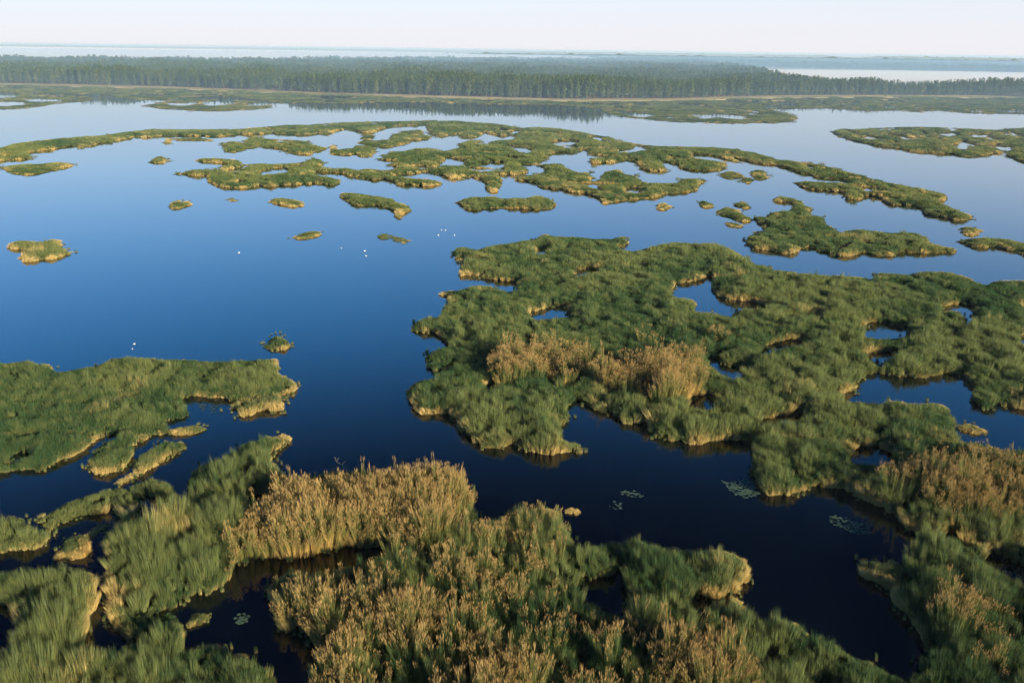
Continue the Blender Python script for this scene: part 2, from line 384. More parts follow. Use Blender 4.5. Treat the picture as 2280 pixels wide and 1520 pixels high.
add('reed_island', 'dead bleached reed raft floating in the dark channel right of the golden bank', "Z 1270,1132 1280,1127 1295,1132 1304,1142 1290,1146 1274,1142", 0.7, group=ISL)
add('reed_island', 'lone dome-shaped tussock just north of the left bed', "G 1720,68 1760,50 1800,40 1815,12 1850,-22 1885,0 1930,22 1948,55 1905,88 1850,93 1780,78", 1.8, group=ISL)
# the long bar and the archipelago
add('reed_bed', 'long curved reed bar across the lake with a maze of lobes on its south side',
 """A -330,880 20,805 100,780 250,760 400,745 520,735 640,730 760,715 860,700 1000,685 1200,683 1400,685 1600,680 1750,670 1900,655 2050,655 2200,645
 B 0,640 150,635 350,630 600,625 800,628 E 120,65 250,72 380,85 470,105 600,100 740,110 870,130 1000,155 1090,170 1120,190 1280,215 1400,225 1600,230 1780,235 1900,245 2040,270 2160,300
 F 600,10 760,25 900,45 1040,80 1200,120 1350,165 1500,195 1640,220 1740,240 1765,265 1750,295 1700,290 1760,325 1850,360 1920,385 1940,410 1900,430 1830,425 1740,405 1610,380 1620,360
 1560,330 1490,325 1400,325 1340,295 1320,260 1260,265 1190,260 1190,285 1120,285 1090,265 1110,245 1060,235 1000,230 920,225 850,215 780,195 745,180 770,165 850,160 950,165
 1050,170 1130,185 1090,160 1000,145 910,140 850,120 780,110 700,75 620,55 540,50 440,30 340,5
 E 1930,340 1840,310 1740,290 1620,280 1590,290 1640,305 1720,315 1820,330 1860,350 1800,390 1720,395 1640,390 1580,380 1540,350 1450,335 1400,330 1440,360 1445,390 1410,400 1340,395
 1310,375 1270,340 1230,325 1170,325 1080,340 950,345 930,325 990,305 1080,300 1170,298 1050,290 950,280 930,265 930,250 880,260 810,275 740,270 700,270 640,290 620,320 560,345 520,350
 440,345 510,365 520,385 500,405 440,415 360,420 310,420 350,440 350,470 330,500 300,540 270,530 270,490 250,470 220,445 170,440 110,425 60,450 0,445
 D 2140,450 2100,435 2040,425 1980,400 1920,400 1860,415 1780,415 1700,420 1750,430 1850,440 1980,450 2045,465 2040,490 1960,495 1850,490 1760,490 1740,470 1680,445 1600,455 1520,440
 1440,430 1400,410 1280,400 1200,400 1180,410 1290,430 1360,450 1370,470 1330,485 1200,480 1100,485 960,490 920,500 850,490 780,500 700,510 620,505 540,490 485,460 490,425 420,425
 320,425 295,415 340,395 400,385 560,385 600,370 620,345 540,340 430,335 415,320 450,305 520,305 600,310 690,320 720,345 830,345 930,345 1000,345 1080,335 1150,325 1200,305 1245,320
 1250,365 1330,375 1420,370 1480,385 1560,375 1640,385 1700,390 1760,370 1740,350 1730,325 1660,320 1650,300 1700,275 1720,260 1800,260 1880,240 1960,240 2080,260 2120,250 2190,230 2180,200
 E 90,200 150,185 200,190 270,200 330,185 400,185 460,165 450,150 340,160 290,145 215,128 210,150 180,168 100,172 70,152
 D 2200,140 2120,150 2040,165 1990,150 1960,110 1950,85 1800,90 1700,100 1600,125 1590,145 1500,130 1400,110 1330,130 1290,150 1220,140 1150,155 1050,150 960,145 870,145 750,150
 620,155 590,165 520,165 400,160 250,160 170,155 100,170 50,175 10,160
 A 900,725 850,750 740,770 640,780 580,800 540,810 520,795 400,810 330,825 200,835 170,850 200,870 200,885 60,895 0,900 -330,930""", 2.3, 'reed bed', BEDS)
for hole in ("D 815,402 870,378 980,373 1045,395 960,408 850,417", "E 190,345 300,333 400,340 380,362 300,372 240,366",
 "E 665,202 760,193 830,188 885,200 820,217 720,222", "E 395,225 460,228 550,243 575,260 500,277 450,257"): sub(hole)
add('reed_island', 'large lobed reed island with a pale southern spit below the long bar',
 """E 435,435 480,420 560,420 640,400 660,375 620,365 560,350 540,342 650,345 740,340 780,370 810,390 870,405 920,395 940,420 930,450 980,460 1020,440 1030,410 1090,385
 1150,385 1160,410 1240,420 1270,460 1340,475 1450,475 1530,470 1540,450 1600,440 1680,445 1690,460 1650,490 1660,515 1600,535 1500,540 1430,550 1400,570 1300,580 1180,590
 1100,600 1050,620 1030,600 1000,570 920,545 870,545 820,535 760,515 680,515 600,500 600,480 520,460 450,455""", 2.2)
add('reed_island', 'long straight sausage-shaped reed island with a pale lit edge in mid lake',
 "E 50,600 100,580 190,565 300,560 360,575 440,570 520,570 590,555 640,565 690,590 712,612 690,642 640,652 540,648 430,638 350,643 250,643 200,658 110,658 90,625", 2.0, group=ISL)
add('reed_island', 'two-lobed green island between the left end of the bar and its lobes',
 "D 590,215 640,192 700,200 740,215 760,180 800,162 850,175 960,180 1060,185 1130,190 1200,220 1280,235 1260,252 1190,268 1150,288 1090,283 1030,262 960,243 870,238 850,222 770,238 700,252 660,272 610,262", 1.8, group=ISL)
add('reed_island', 'low brownish reed island between two channels of the maze', "D 1305,230 1330,222 1345,258 1400,243 1470,238 1480,222 1560,222 1612,240 1600,272 1570,293 1520,298 1480,278 1400,288 1320,283", 1.6, group=ISL)
add('reed_island', 'thin ochre curved islet close behind the maze of lobes', "D 1465,203 1520,190 1600,190 1660,187 1720,178 1730,152 1800,127 1900,117 1935,133 1870,160 1920,152 1990,158 1960,178 1870,193 1780,218 1700,238 1640,238 1560,218", 1.6, group=ISL)
add('reed_island', 'tiny round tuft under the middle of the long bar', "D 1525,165 1550,148 1590,155 1595,178 1560,188 1530,182", 1.2, group=ISL)
add('reed_island', 'small oval reed islet alone in the pale water under the bar', "D 105,320 140,298 200,302 217,330 170,347 115,343", 1.4, group=ISL)
add('reed_island', 'two dark little tufts side by side in the blue water', "D 243,600 290,588 330,605 355,588 368,625 310,648 255,648", 1.4, group=ISL)
add('reed_island', 'flat lens-shaped reed islet in the middle of the blue water', "D 898,600 930,572 990,572 1060,583 1122,605 1112,633 1040,635 940,615", 1.3, group=ISL)
add('reed_island', 'crooked green islet with a hooked tail in mid lake', "D 1370,560 1400,533 1500,538 1570,548 1650,563 1720,578 1730,600 1800,608 1852,650 1812,672 1770,708 1738,692 1750,662 1700,648 1620,633 1570,618 1500,628 1430,613 1420,587", 1.9, group=ISL)
add('reed_island', 'small orange-brown reed islet alone below the flat lens islet', "D 1048,840 1100,818 1160,793 1210,797 1242,820 1180,843 1100,853", 1.1, group=ISL)
add('sparse_reeds', 'thin scattered reeds standing in open blue water, the larger patch', "D 1620,822 1680,806 1735,828 1790,842 1838,865 1780,882 1720,852 1640,853", 0.8, 'reed patch', group=ISL)
add('sparse_reeds', 'faint brownish scatter of reeds left of the flat lens islet', "D 612,580 650,568 692,582 690,595 640,598", 0.6, 'reed patch', group=ISL)
add('reed_island', 'thin straw strip of reeds hugging the left part of the bar', "D 245,176 400,172 515,180 500,192 300,193", 0.9, group=ISL)
add('reed_island', 'tiny leaning clump at the tip of the straw strip', "D 198,205 225,172 245,188 228,218", 1.0, group=ISL)
add('reed_island', 'long flat golden islet near the left edge below the bar', "A 18,945 60,927 200,912 260,917 340,907 430,902 482,925 420,948 300,973 180,993 90,978", 1.5, group=ISL)
add('reed_island', 'forked ochre islet alone in the deep blue near the left edge', "Z 22,540 50,534 90,539 120,530 136,550 162,563 120,577 60,585 44,575 55,560 25,555", 1.7, group=ISL)
add('reed_island', 'wide ragged reed island with a curled northern tail on the right of the lake',
 """F 420,550 470,500 560,490 520,450 460,420 500,395 570,395 600,365 680,355 740,350 750,320 700,303 620,303 605,275 640,260 720,270 780,288 800,320 850,340 840,380 900,390 970,405 940,430
 990,460 1030,490 1070,500 1100,488 1180,478 1280,488 1400,508 1450,500 1550,503 1620,530 1640,570 1720,590 1812,605 1800,643 1700,638 1600,648 1480,638 1420,643 1380,663 1280,658 1230,638
 1180,658 1070,668 1040,658 980,652 920,632 850,602 760,612 740,642 690,648 620,628 540,622 480,618 440,592""", 2.2)
add('reed_island', 'tiny dark pod of reeds left of the ragged chain of tufts', "F 103,312 150,292 200,308 222,330 150,343", 1.2, group=ISL)
add('reed_island', 'small green tuft with a tail above the ragged chain of tufts', "F 338,315 400,293 457,320 440,348 390,337", 1.3, group=ISL)
add('reed_island', 'ragged chain of dark reed tufts west of the wide ragged island', "F 238,352 290,333 370,348 390,378 440,398 462,432 400,438 340,412 300,397 250,387", 1.5, group=ISL)
add('reed_island', 'low pale scrap of reeds under the ragged chain of tufts', "F 288,430 330,428 400,458 382,478 310,458", 1.0, group=ISL)
add('reed_island', 'flat tuft first in the row of three south of the bar', "F 258,115 320,96 392,110 397,130 320,152 280,137", 1.2, group=ISL)
add('reed_island', 'smallest tuft in the row of three south of the bar', "F 388,147 430,133 478,155 440,178 400,167", 1.1, group=ISL)
add('reed_island', 'bushy upright tuft at the right of the row of three south of the bar', "F 473,112 500,82 532,87 573,120 540,153 490,148", 1.5, group=ISL)
add('reed_island', 'round single tussock right below the pale spit of the lobed island', "E 1383,627 1430,598 1488,627 1472,653 1400,658", 1.4, group=ISL)
add('reed_island', 'lone green tuft with a point at the end of the long bar', "F 1868,492 1900,463 1960,473 2007,490 1960,513 1920,533 1880,518", 1.5, group=ISL)
add('reed_island', 'narrow reed island running off the right edge', "F 1832,567 1900,543 2040,537 2150,547 2280,572 2640,620 2640,740 2280,658 2200,628 2120,603 2030,608 1950,603 1880,588", 1.8)
# far shore
add('reed_bed', 'flat oval green marsh island by the far right edge with pale inner pools',
 """C 1000,700 1060,680 1170,685 1300,675 1500,668 1700,670 1900,680 2100,690 2160,680 2280,675 2640,670 2640,960 2280,908 2190,870 2175,845 2220,815 2205,800 2120,790 2000,790 2060,800
 2143,825 2120,848 2060,843 2030,863 1900,868 1780,853 1660,843 1550,838 1400,808 1250,788 1150,763 1060,733""", 2.0, 'marsh island', BEDS)
for hole in ("C 1680,712 1800,704 1870,720 1780,732", "C 1900,716 2080,714 2060,737 1950,737", "C 1800,790 1870,763 1920,775 1990,790 1930,800 1900,832 1840,812"): sub(hole)
shore = add('reed_bed', 'low marshy shore of tan and green sedge in front of the forest',
 """A -330,372 0,383 500,396 1000,406 1500,420 2280,448 B 500,470 1000,482 1500,496 1900,500 C 0,492 200,484 400,474 900,465 1500,463 2640,472 2640,620 2280,583 2100,583 1950,578 1850,573
 1700,558 1640,563 1560,568 1430,558 1300,563 1200,558 1050,548 930,538 860,543 740,548 620,548 600,558 700,577 765,602 740,633 600,643 460,643 330,648 200,643 100,638
 B 2280,638 2100,623 1900,603 1770,573 1750,545 1500,523 1000,517 600,505 300,505 A 2280,512 2000,508 1880,512 1750,488 1600,468 1400,463 1200,473 1120,489 950,487 800,472 770,457
 620,443 520,452 330,446 0,428 -330,425""", 0.9, 'marsh', BEDS)
for hole in ("C 50,588 200,580 300,585 450,602 400,622 250,607 130,617", "C 1560,530 1600,535 1590,548 1540,545"): sub(hole)
add('reed_island', 'flat marsh island with white pools at the far left edge', "A -330,436 100,430 180,440 240,455 400,460 540,465 625,482 580,497 400,512 300,527 150,547 -330,565", 0.7, 'marsh island', BEDS)
for hole in ("A -330,440 130,442 140,470 20,478 -330,478", "A 150,484 300,480 430,487 420,500 200,500", "A -330,501 150,501 190,519 60,531 -330,533"): sub(hole)
add('reed_island', 'flat pale marsh island with white pools in front of the far shore', "A 955,527 1060,510 1140,495 1300,486 1500,488 1700,500 1790,520 1815,540 1700,553 1500,563 1350,563 1200,556 1060,548", 0.7, 'marsh island', BEDS)
for hole in ("A 1110,505 1230,510 1300,500 1330,515 1240,528 1130,526", "A 1340,500 1420,495 1480,480 1560,478 1590,500 1570,515 1500,525 1400,530 1350,520", "A 1640,508 1780,508 1780,528 1650,530"): sub(hole)

# stands of tall tan plumed reed
tan_mask = np.zeros(label_mask.shape, np.int8)
for ti, s in enumerate(("Z 505,1240 535,1195 590,1150 650,1110 760,1085 860,1090 960,1045 1040,1080 1040,1130 1010,1160 1000,1200 900,1240 860,1215 790,1225 700,1240 540,1250 515,1300 480,1330 440,1335 490,1285",
          "Z 600,1275 700,1240 860,1225 1000,1210 1060,1150 1150,1130 1250,1180 1270,1230 1200,1300 1400,1380 1560,1420 1700,1530 1700,1710 720,1710 720,1450 620,1360",
          "L 590,830 700,760 760,790 880,735 920,790 1000,780 1110,765 1180,850 1160,910 1020,940 930,905 800,915 640,955 590,910",
          "L 1190,870 1300,900 1450,880 1530,830 1680,775 1770,785 1840,840 1850,920 1830,1010 1700,1065 1560,1085 1450,1035 1350,1005 1180,925",
          "K 920,400 1000,330 1120,335 1180,370 1300,355 1450,365 1800,400 1800,760 1400,720 1250,680 1180,720 1100,690 980,640 850,560 750,500 830,430",
          "L 1450,650 1540,610 1620,640 1600,720 1480,725", "L 1850,680 1960,640 2050,690 1900,730",
          "K 1050,1120 1200,1080 1300,1150 1450,1180 1540,1300 1300,1300 1100,1250", "K 1250,1380 1400,1360 1450,1520 1280,1520",
          "G 340,1440 440,1380 480,1330 540,1320 580,1300 620,1280 600,1420 540,1480 370,1470")):
    tan_mask[fill(P(s))] = 2 if ti in (0, 2, 3) else 1

def lookup(mask, x, y, z):
    px, py = project(x, y, z)
    i = np.round(py - OY).astype(int); j = np.round(px - OX).astype(int)
    ok = (i >= 0) & (i < MH) & (j >= 0) & (j < MW)
    v = mask[np.clip(i, 0, MH - 1), np.clip(j, 0, MW - 1)]
    return np.where(ok, v, 0)

def boxblur(a, k):
    p = np.pad(a, ((k, k), (k, k)))
    c = np.cumsum(np.cumsum(p, 0), 1); c = np.pad(c, ((1, 0), (1, 0)))
    n = 2 * k + 1
    return (c[n:, n:] - c[:-n, n:] - c[n:, :-n] + c[:-n, :-n]) / (n * n)

hts = np.array([0] + [t[4] * 0.80 for t in THINGS], float)
roughs = np.array([0] + [0.4 if 'smooth' in t[1] else (0.65 if 'broad green' in t[1] else 0.95) for t in THINGS], float)
def worley(x, y, sc):
    u, v = x / sc, y / sc; iu, iv = np.floor(u), np.floor(v); best = np.full(x.shape, 9.0)
    for a in (-1, 0, 1):
        for b in (-1, 0, 1):
            px_ = iu + a + _h(iu + a, iv + b, 7); py_ = iv + b + _h(iu + a, iv + b, 19)
            best = np.minimum(best, (px_ - u) ** 2 + (py_ - v) ** 2)
    return np.clip(1 - best * 1.5, 0, 1) ** 0.6
dry_lit_bias = np.array([0] + [0.13 if any(k in t[1] for k in ('pale', 'dome-shaped', 'golden is', 'golden re', 'ochre', 'orange-b', 'dead', 'straw', 'tiny orange')) and t[2] != 'reed bed' else 0.0 for t in THINGS])  # straw bias by label; also colours in the look of orange-lit and pale-lit islets
mazes = np.array([False] + [('maze' in t[1] or 'marsh' in t[1] or 'lobed' in t[1] or 'ragged green' in t[1]) for t in THINGS])
PTS = {i: [] for i in range(1, len(THINGS) + 1)}      # per thing: rows of tuft data
MATG = {i: [] for i in range(1, len(THINGS) + 1)}     # per thing: mat grid pieces
bands = [(56, 130, 0.38), (130, 240, 0.56), (240, 430, 1.0), (430, 800, 1.9), (800, 1750, 3.6)]
for (d0, d1, s) in bands:
    xm = d1 * 0.66 + 12
    nx = int(2 * xm / s); ny = int((d1 - d0) / s) + 1
    gx, gy = np.meshgrid(np.arange(nx), np.arange(ny))
    x = -xm + (gx + rng.uniform(-0.42, 0.42, gx.shape)) * s
    y = d0 + (gy + rng.uniform(-0.42, 0.42, gx.shape)) * s
    am = min(1.6, 0.5 + s * 0.45)
    xw = x + (fbm(x, y, 2.2 + s, 3) - 0.5) * 2 * am; yw = y + (fbm(x, y, 2.2 + s, 9) - 0.5) * 2.6 * am
    xw = xw + (fbm(x, y, 9.0 + 4 * s, 63) - 0.5) * 2.2 * am; yw = yw + (fbm(x, y, 9.0 + 4 * s, 69) - 0.5) * 2.8 * am
    lab = lookup(label_mask, xw, yw, 0.0)
    tzi = lookup(tan_mask, xw, yw, 1.5); tz = tzi > 0
    n1 = fbm(x, y, 9.0, 21); n2 = fbm(x, y, 3.4, 5, 2); n3 = fbm(x, y, 26.0, 40, 2)
    h = hts[lab]
    near = y < 330
    n4 = vnoise(x / (1.7 + 0.5 * s), y / (1.7 + 0.5 * s), 91)
    h = h * (0.30 + 0.75 * n2 + 0.45 * n4 + 0.25 * n1)
    tan = (tz & (rng.random(x.shape) < np.clip(3.5 * (0.5 * n1 + 0.5 * n2 - np.where(tzi == 2, 0.15, 0.45)), 0.06, 0.96)))
    rough = roughs[lab]
    dome = worley(x + 1.5 * (n2 - .5), y, 3.4 + 1.0 * s)
    h = h * (1 - rough + rough * (0.28 + 0.98 * dome))
    h = np.where(tz, h * (1.05 + 0.40 * tan) * np.where((tzi == 2) & (y > 110), 1.35, 1.0), h)
    # a stalk may not rise past the traced outline of its own stand
    pool = mazes[lab] & (y > 300) & (fbm(x, y * 0.45, 6.0 + 3 * s, 201, 2) > 0.62) & (boxblur((lab > 0).astype(float), max(2, int(round(9.0 / s)))) > 0.90)
    lab = np.where(pool, 0, lab)
    acc = lab > 0; frac = np.zeros_like(h)
    alive = acc.copy()
    for f in (0.25, 0.5, 0.75, 1.0):
        alive &= lookup(label_mask, xw, yw, h * f) > 0
        frac = np.where(alive, f, frac)
    acc &= frac >= 0.25
    h = h * np.where(frac > 0.9, 1.0, np.maximum(frac, 0.3))
    k = max(1, int(round(1.6 / s)))
    dens = boxblur(acc.astype(float), k)
    dens2 = boxblur(acc.astype(float), max(1, int(round(4.0 / s))))
    edge = np.clip((1.0 - dens) * 1.7, 0, 1)
    gyy, gxx_ = np.gradient(boxblur(h, max(1, int(round(0.8 / s)))) * (acc > 0)); gst = np.clip(np.hypot(gxx_, gyy) / s * 0.9, 0, 1); gm = np.hypot(gxx_, gyy) + 1e-6; ox_, oy_ = -gxx_ / gm, -gyy / gm
    h = h * (1 - 0.42 * edge) * (0.75 + 0.5 * n3) * np.where(rng.random(x.shape) < 0.04, 1.35, 1.0)
    gap = ((n2 < 0.38) | (n4 < 0.16)) & (rng.random(x.shape) < 0.6) & (hts[lab] > 1.3)
    place = acc & ~gap
    # stray stems standing in the water just off the shores
    nb = np.zeros_like(lab); R_ = max(1, int(round(0.9 / s)))
    for a_ in range(-R_, R_ + 1):
        for b_ in range(-R_, R_ + 1): nb = np.maximum(nb, np.roll(np.roll(np.where(acc, lab, 0), a_, 0), b_, 1))
    nb[:R_ + 1] = 0; nb[-R_ - 1:] = 0; nb[:, :R_ + 1] = 0; nb[:, -R_ - 1:] = 0
    stray = (lab == 0) & (nb > 0) & (fbm(x, y, 2.6 + s, 411, 2) > 0.50) & (rng.random(x.shape) < np.where(y > 430, 0.25, 0.16)) & (y > 60)
    lab = np.where(stray, nb, lab); h = np.where(stray, hts[lab] * rng.uniform(0.18, 0.5, x.shape), h); place = place | stray
    tan = tan & ~stray
    thin = np.isin(lab, [i + 1 for i, t in enumerate(THINGS) if t[0] == 'sparse_reeds'])
    place &= ~(thin & (rng.random(x.shape) < 0.5))
    dp = np.clip((fbm(x, y, 6.0 + 3 * s, 133) - np.where(y > 700, 0.66, np.where(y > 300, 0.60, 0.60))) * 5, 0, 1)
    dry_lit = np.clip(0.04 + 1.25 * edge ** 2.2 * (0.35 + 1.1 * n2) * np.clip(2.6 * fbm(x, y, 11.0 + 3 * s, 301, 2) - 0.55, 0.12, 1.25) * np.where(y > 700, 0.6, 1.0) + dry_lit_bias[lab] + 0.5 * dp + 0.4 * (n1 - 0.5) + rng.normal(0, 0.08, x.shape), 0, 1.2)  # edge term: dry stems plus the golden sunlit rim put into the colour
    tint = np.clip(0.42 + 1.7 * (n3 - 0.5) + 1.2 * (n1 - 0.5) + 0.8 * (n4 - 0.5) + 0.5 * (dome - 0.6) + rng.normal(0, 0.27, x.shape), 0, 1)
    dry_lit = np.where(stray, 0.25, dry_lit); tint = np.where(stray, rng.random(x.shape) * 0.6, tint); small = np.where(stray & (y < 430), 0.5, 1.0)
    for i in np.unique(lab[place]):
        m = place & (lab == i)
        PTS[i].append(np.stack([x[m], y[m], h[m], np.full(m.sum(), s), tint[m], dry_lit[m], tan[m].astype(float), edge[m], ox_[m], oy_[m], gst[m], small[m]], 1))
    # mat: jittered grid cells
    q = acc[:-1, :-1] & acc[1:, :-1] & acc[:-1, 1:] & acc[1:, 1:] & (lab[:-1, :-1] == lab[1:, 1:])
    mz = np.clip(0.06 + h * 0.30 * np.clip(1.35 - 1.6 * edge - 0.2, 0, 1) * (0.7 + 0.6 * n2), 0.05, 3)
    mz = np.where(thin, -0.2, mz)
    for i in np.unique(lab[:-1, :-1][q]):
        m = q & (lab[:-1, :-1] == i)
        MATG[i].append((np.argwhere(m), x, y, mz))

# ------------------------------------------------------------------ reed tufts (sources used only through the node group)
def tuft(name, nb, rad, wid, mat, seed, plume=False, lean=0.22, leaves=0):
    R = random.Random(seed); V = []; Fc = []; UV = []
    def blade(bx, by, z0, ang, tilt, ht, wd, u, v0=0.0, v1=1.0, bend=0.5):
        ca, sa = math.cos(ang), math.sin(ang)
        pa = ang + math.pi / 2 + R.uniform(-0.9, 0.9); wx, wy = math.cos(pa) * wd / 2, math.sin(pa) * wd / 2
        b = len(V)
        m1 = (bx + ca * tilt * bend * 0.6, by + sa * tilt * bend * 0.6, z0 + ht * 0.55)
        tp = (bx + ca * tilt, by + sa * tilt, z0 + ht)
        V.extend([(bx - wx * .7, by - wy * .7, z0), (bx + wx * .7, by + wy * .7, z0), (m1[0] + wx, m1[1] + wy, m1[2]), (m1[0] - wx, m1[1] - wy, m1[2]), tp])
        Fc.append((b, b + 1, b + 2, b + 3)); Fc.append((b + 3, b + 2, b + 4))
        vm = v0 + (v1 - v0) * 0.55
        UV.extend([(u, v0), (u, v0), (u, vm), (u, vm), (u, vm), (u, vm), (u, v1)])
    for i in range(nb):
        r = rad * math.sqrt(R.random()); a = R.uniform(0, 6.283)
        bx, by = r * math.cos(a), r * math.sin(a)
        ang = a + R.uniform(-1.3, 1.3); ht = R.uniform(0.62, 1.0)
        if plume: ht = R.uniform(0.72, 1.0)
        tl = R.uniform(0.02, lean) * (0.6 + r / rad)
        blade(bx, by, 0, ang, tl, ht, wid * R.uniform(0.7, 1.3), R.random())
        ca, sa = math.cos(ang), math.sin(ang)
        for q in range(leaves):
            f = R.uniform(0.35, 0.9); la = R.uniform(0, 6.283)
            blade(bx + ca * tl * f * .6, by + sa * tl * f * .6, ht * f, la, R.uniform(.15, .32), R.uniform(0.02, 0.14), wid * 1.2, R.random(), f, f + 0.12)
        if plume and R.random() < 0.5:
            tx, ty = bx + ca * tl, by + sa * tl; dz = R.uniform(0.06, 0.11); pw = wid * R.uniform(1.2, 2.0)
            for pa in (ang, ang + 1.6):
                b = len(V); wx, wy = math.cos(pa) * pw / 2, math.sin(pa) * pw / 2
                dx, dy = ca * 0.08, sa * 0.08
                V.extend([(tx, ty, ht - dz * .5), (tx + wx + dx * .5, ty + wy + dy * .5, ht + dz * 0.2), (tx + dx, ty + dy, ht + dz), (tx - wx + dx * .4, ty - wy + dy * .4, ht + dz * 0.3)])
                Fc.append((b, b + 1, b + 2, b + 3)); UV.extend([(1.5, 1)] * 4)
    me = bpy.data.meshes.new(name); me.from_pydata(V, [], Fc); me.update(); me.materials.append(mat)
    l = me.uv_layers.new(name='uv'); l.data.foreach_set('uv', np.array(UV, np.float32).ravel())
    return bpy.data.objects.new(name, me)

def source_collection(name, objs):
    c = bpy.data.collections.new(name)
    for o in objs: c.objects.link(o)
    return c
C_GREEN = source_collection('green_tufts', [tuft('green_tuft_%d' % i, 78, 0.55, 0.048, M_GREEN, i, leaves=0, lean=0.24) for i in range(5)])
C_TAN = source_collection('plumed_tufts', [tuft('plumed_tuft_%d' % i, 38, 0.55, 0.048, M_TAN, 50 + i, plume=True, lean=0.16, leaves=1) for i in range(5)])

def scatter_group(name, coll, nvar):
    g = bpy.data.node_groups.new(name, 'GeometryNodeTree')
    g.interface.new_socket('Geometry', in_out='INPUT', socket_type='NodeSocketGeometry')
    g.interface.new_socket('Geometry', in_out='OUTPUT', socket_type='NodeSocketGeometry')
    N, L = g.nodes, g.links
    gi = N.new('NodeGroupInput'); go = N.new('NodeGroupOutput')
    ci = N.new('GeometryNodeCollectionInfo'); ci.inputs['Collection'].default_value = coll
    ci.inputs['Separate Children'].default_value = True; ci.inputs['Reset Children'].default_value = True
    iop = N.new('GeometryNodeInstanceOnPoints'); iop.inputs['Pick Instance'].default_value = True
    def attr(nm, t):
        a = N.new('GeometryNodeInputNamedAttribute'); a.data_type = t; a.inputs['Name'].default_value = nm
        return a.outputs['Attribute']
    L.new(gi.outputs[0], iop.inputs['Points']); L.new(ci.outputs[0], iop.inputs['Instance'])
    L.new(attr('idx', 'INT'), iop.inputs['Instance Index'])
    L.new(attr('rot', 'FLOAT_VECTOR'), iop.inputs['Rotation'])
    L.new(attr('scl', 'FLOAT_VECTOR'), iop.inputs['Scale'])
    L.new(iop.outputs[0], go.inputs[0])
    return g
G_GREEN = scatter_group('scatter_green', C_GREEN, 5)
G_TAN = scatter_group('scatter_tan', C_TAN, 5)

def scatter_obj(name, pos, rot, scl, idx, tint, dry_lit, group, mat, parent=None):
    me = bpy.data.meshes.new(name); n = len(pos)
    me.vertices.add(n); me.vertices.foreach_set('co', pos.astype(np.float32).ravel())
    for nm, t, v in (('rot', 'FLOAT_VECTOR', rot), ('scl', 'FLOAT_VECTOR', scl)):
        a = me.attributes.new(nm, t, 'POINT'); a.data.foreach_set('vector', v.astype(np.float32).ravel())
    a = me.attributes.new('idx', 'INT', 'POINT'); a.data.foreach_set('value', idx.astype(np.int32))
    for nm, v in (('tint', tint), ('dry_lit', dry_lit)):
        a = me.attributes.new(nm, 'FLOAT', 'POINT'); a.data.foreach_set('value', v.astype(np.float32))
    me.materials.append(mat)
    o = bpy.data.objects.new(name, me); COL.objects.link(o)
    if parent: o.parent = parent
    md = o.modifiers.new('scatter', 'NODES'); md.node_group = group
    o['kind'] = 'stuff'
    return o

# ------------------------------------------------------------------ water and land
water = mesh_obj('water', [(-2600, -300, 0), (2600, -300, 0), (2600, 3000, 0), (-2600, 3000, 0)], [(0, 1, 2, 3)], M_WATER)
tag(water, kind='structure')
base_px = np.array([-100, 0, 380, 760, 1000, 1260, 1520, 1700, 1900, 2380.])
base_py = np.array([184, 187, 195, 210, 216, 223, 222, 216, 214, 216.])
lx = np.linspace(-900, 3200, 80)
front = [ground(a, float(np.interp(a, base_px, base_py)) + 3.2) for a in lx]
LV = []; LF = []
for a, (gx_, gy_) in enumerate(front):
    k = math.hypot(gx_, gy_)
    LV += [(gx_, gy_ - 3, -0.5), (gx_, gy_, 0.5), (gx_ * 2.2, gy_ * 2.2, 0.6), (gx_ / k * 60000, gy_ / k * 60000, 1.0)]
for a in range(len(front) - 1):
    for j in range(3):
        LF.append((4 * a + j, 4 * a + 4 + j, 4 * a + 5 + j, 4 * a + 1 + j))
land = mesh_obj('ground', LV, LF, M_LAND); tag(land, kind='structure')

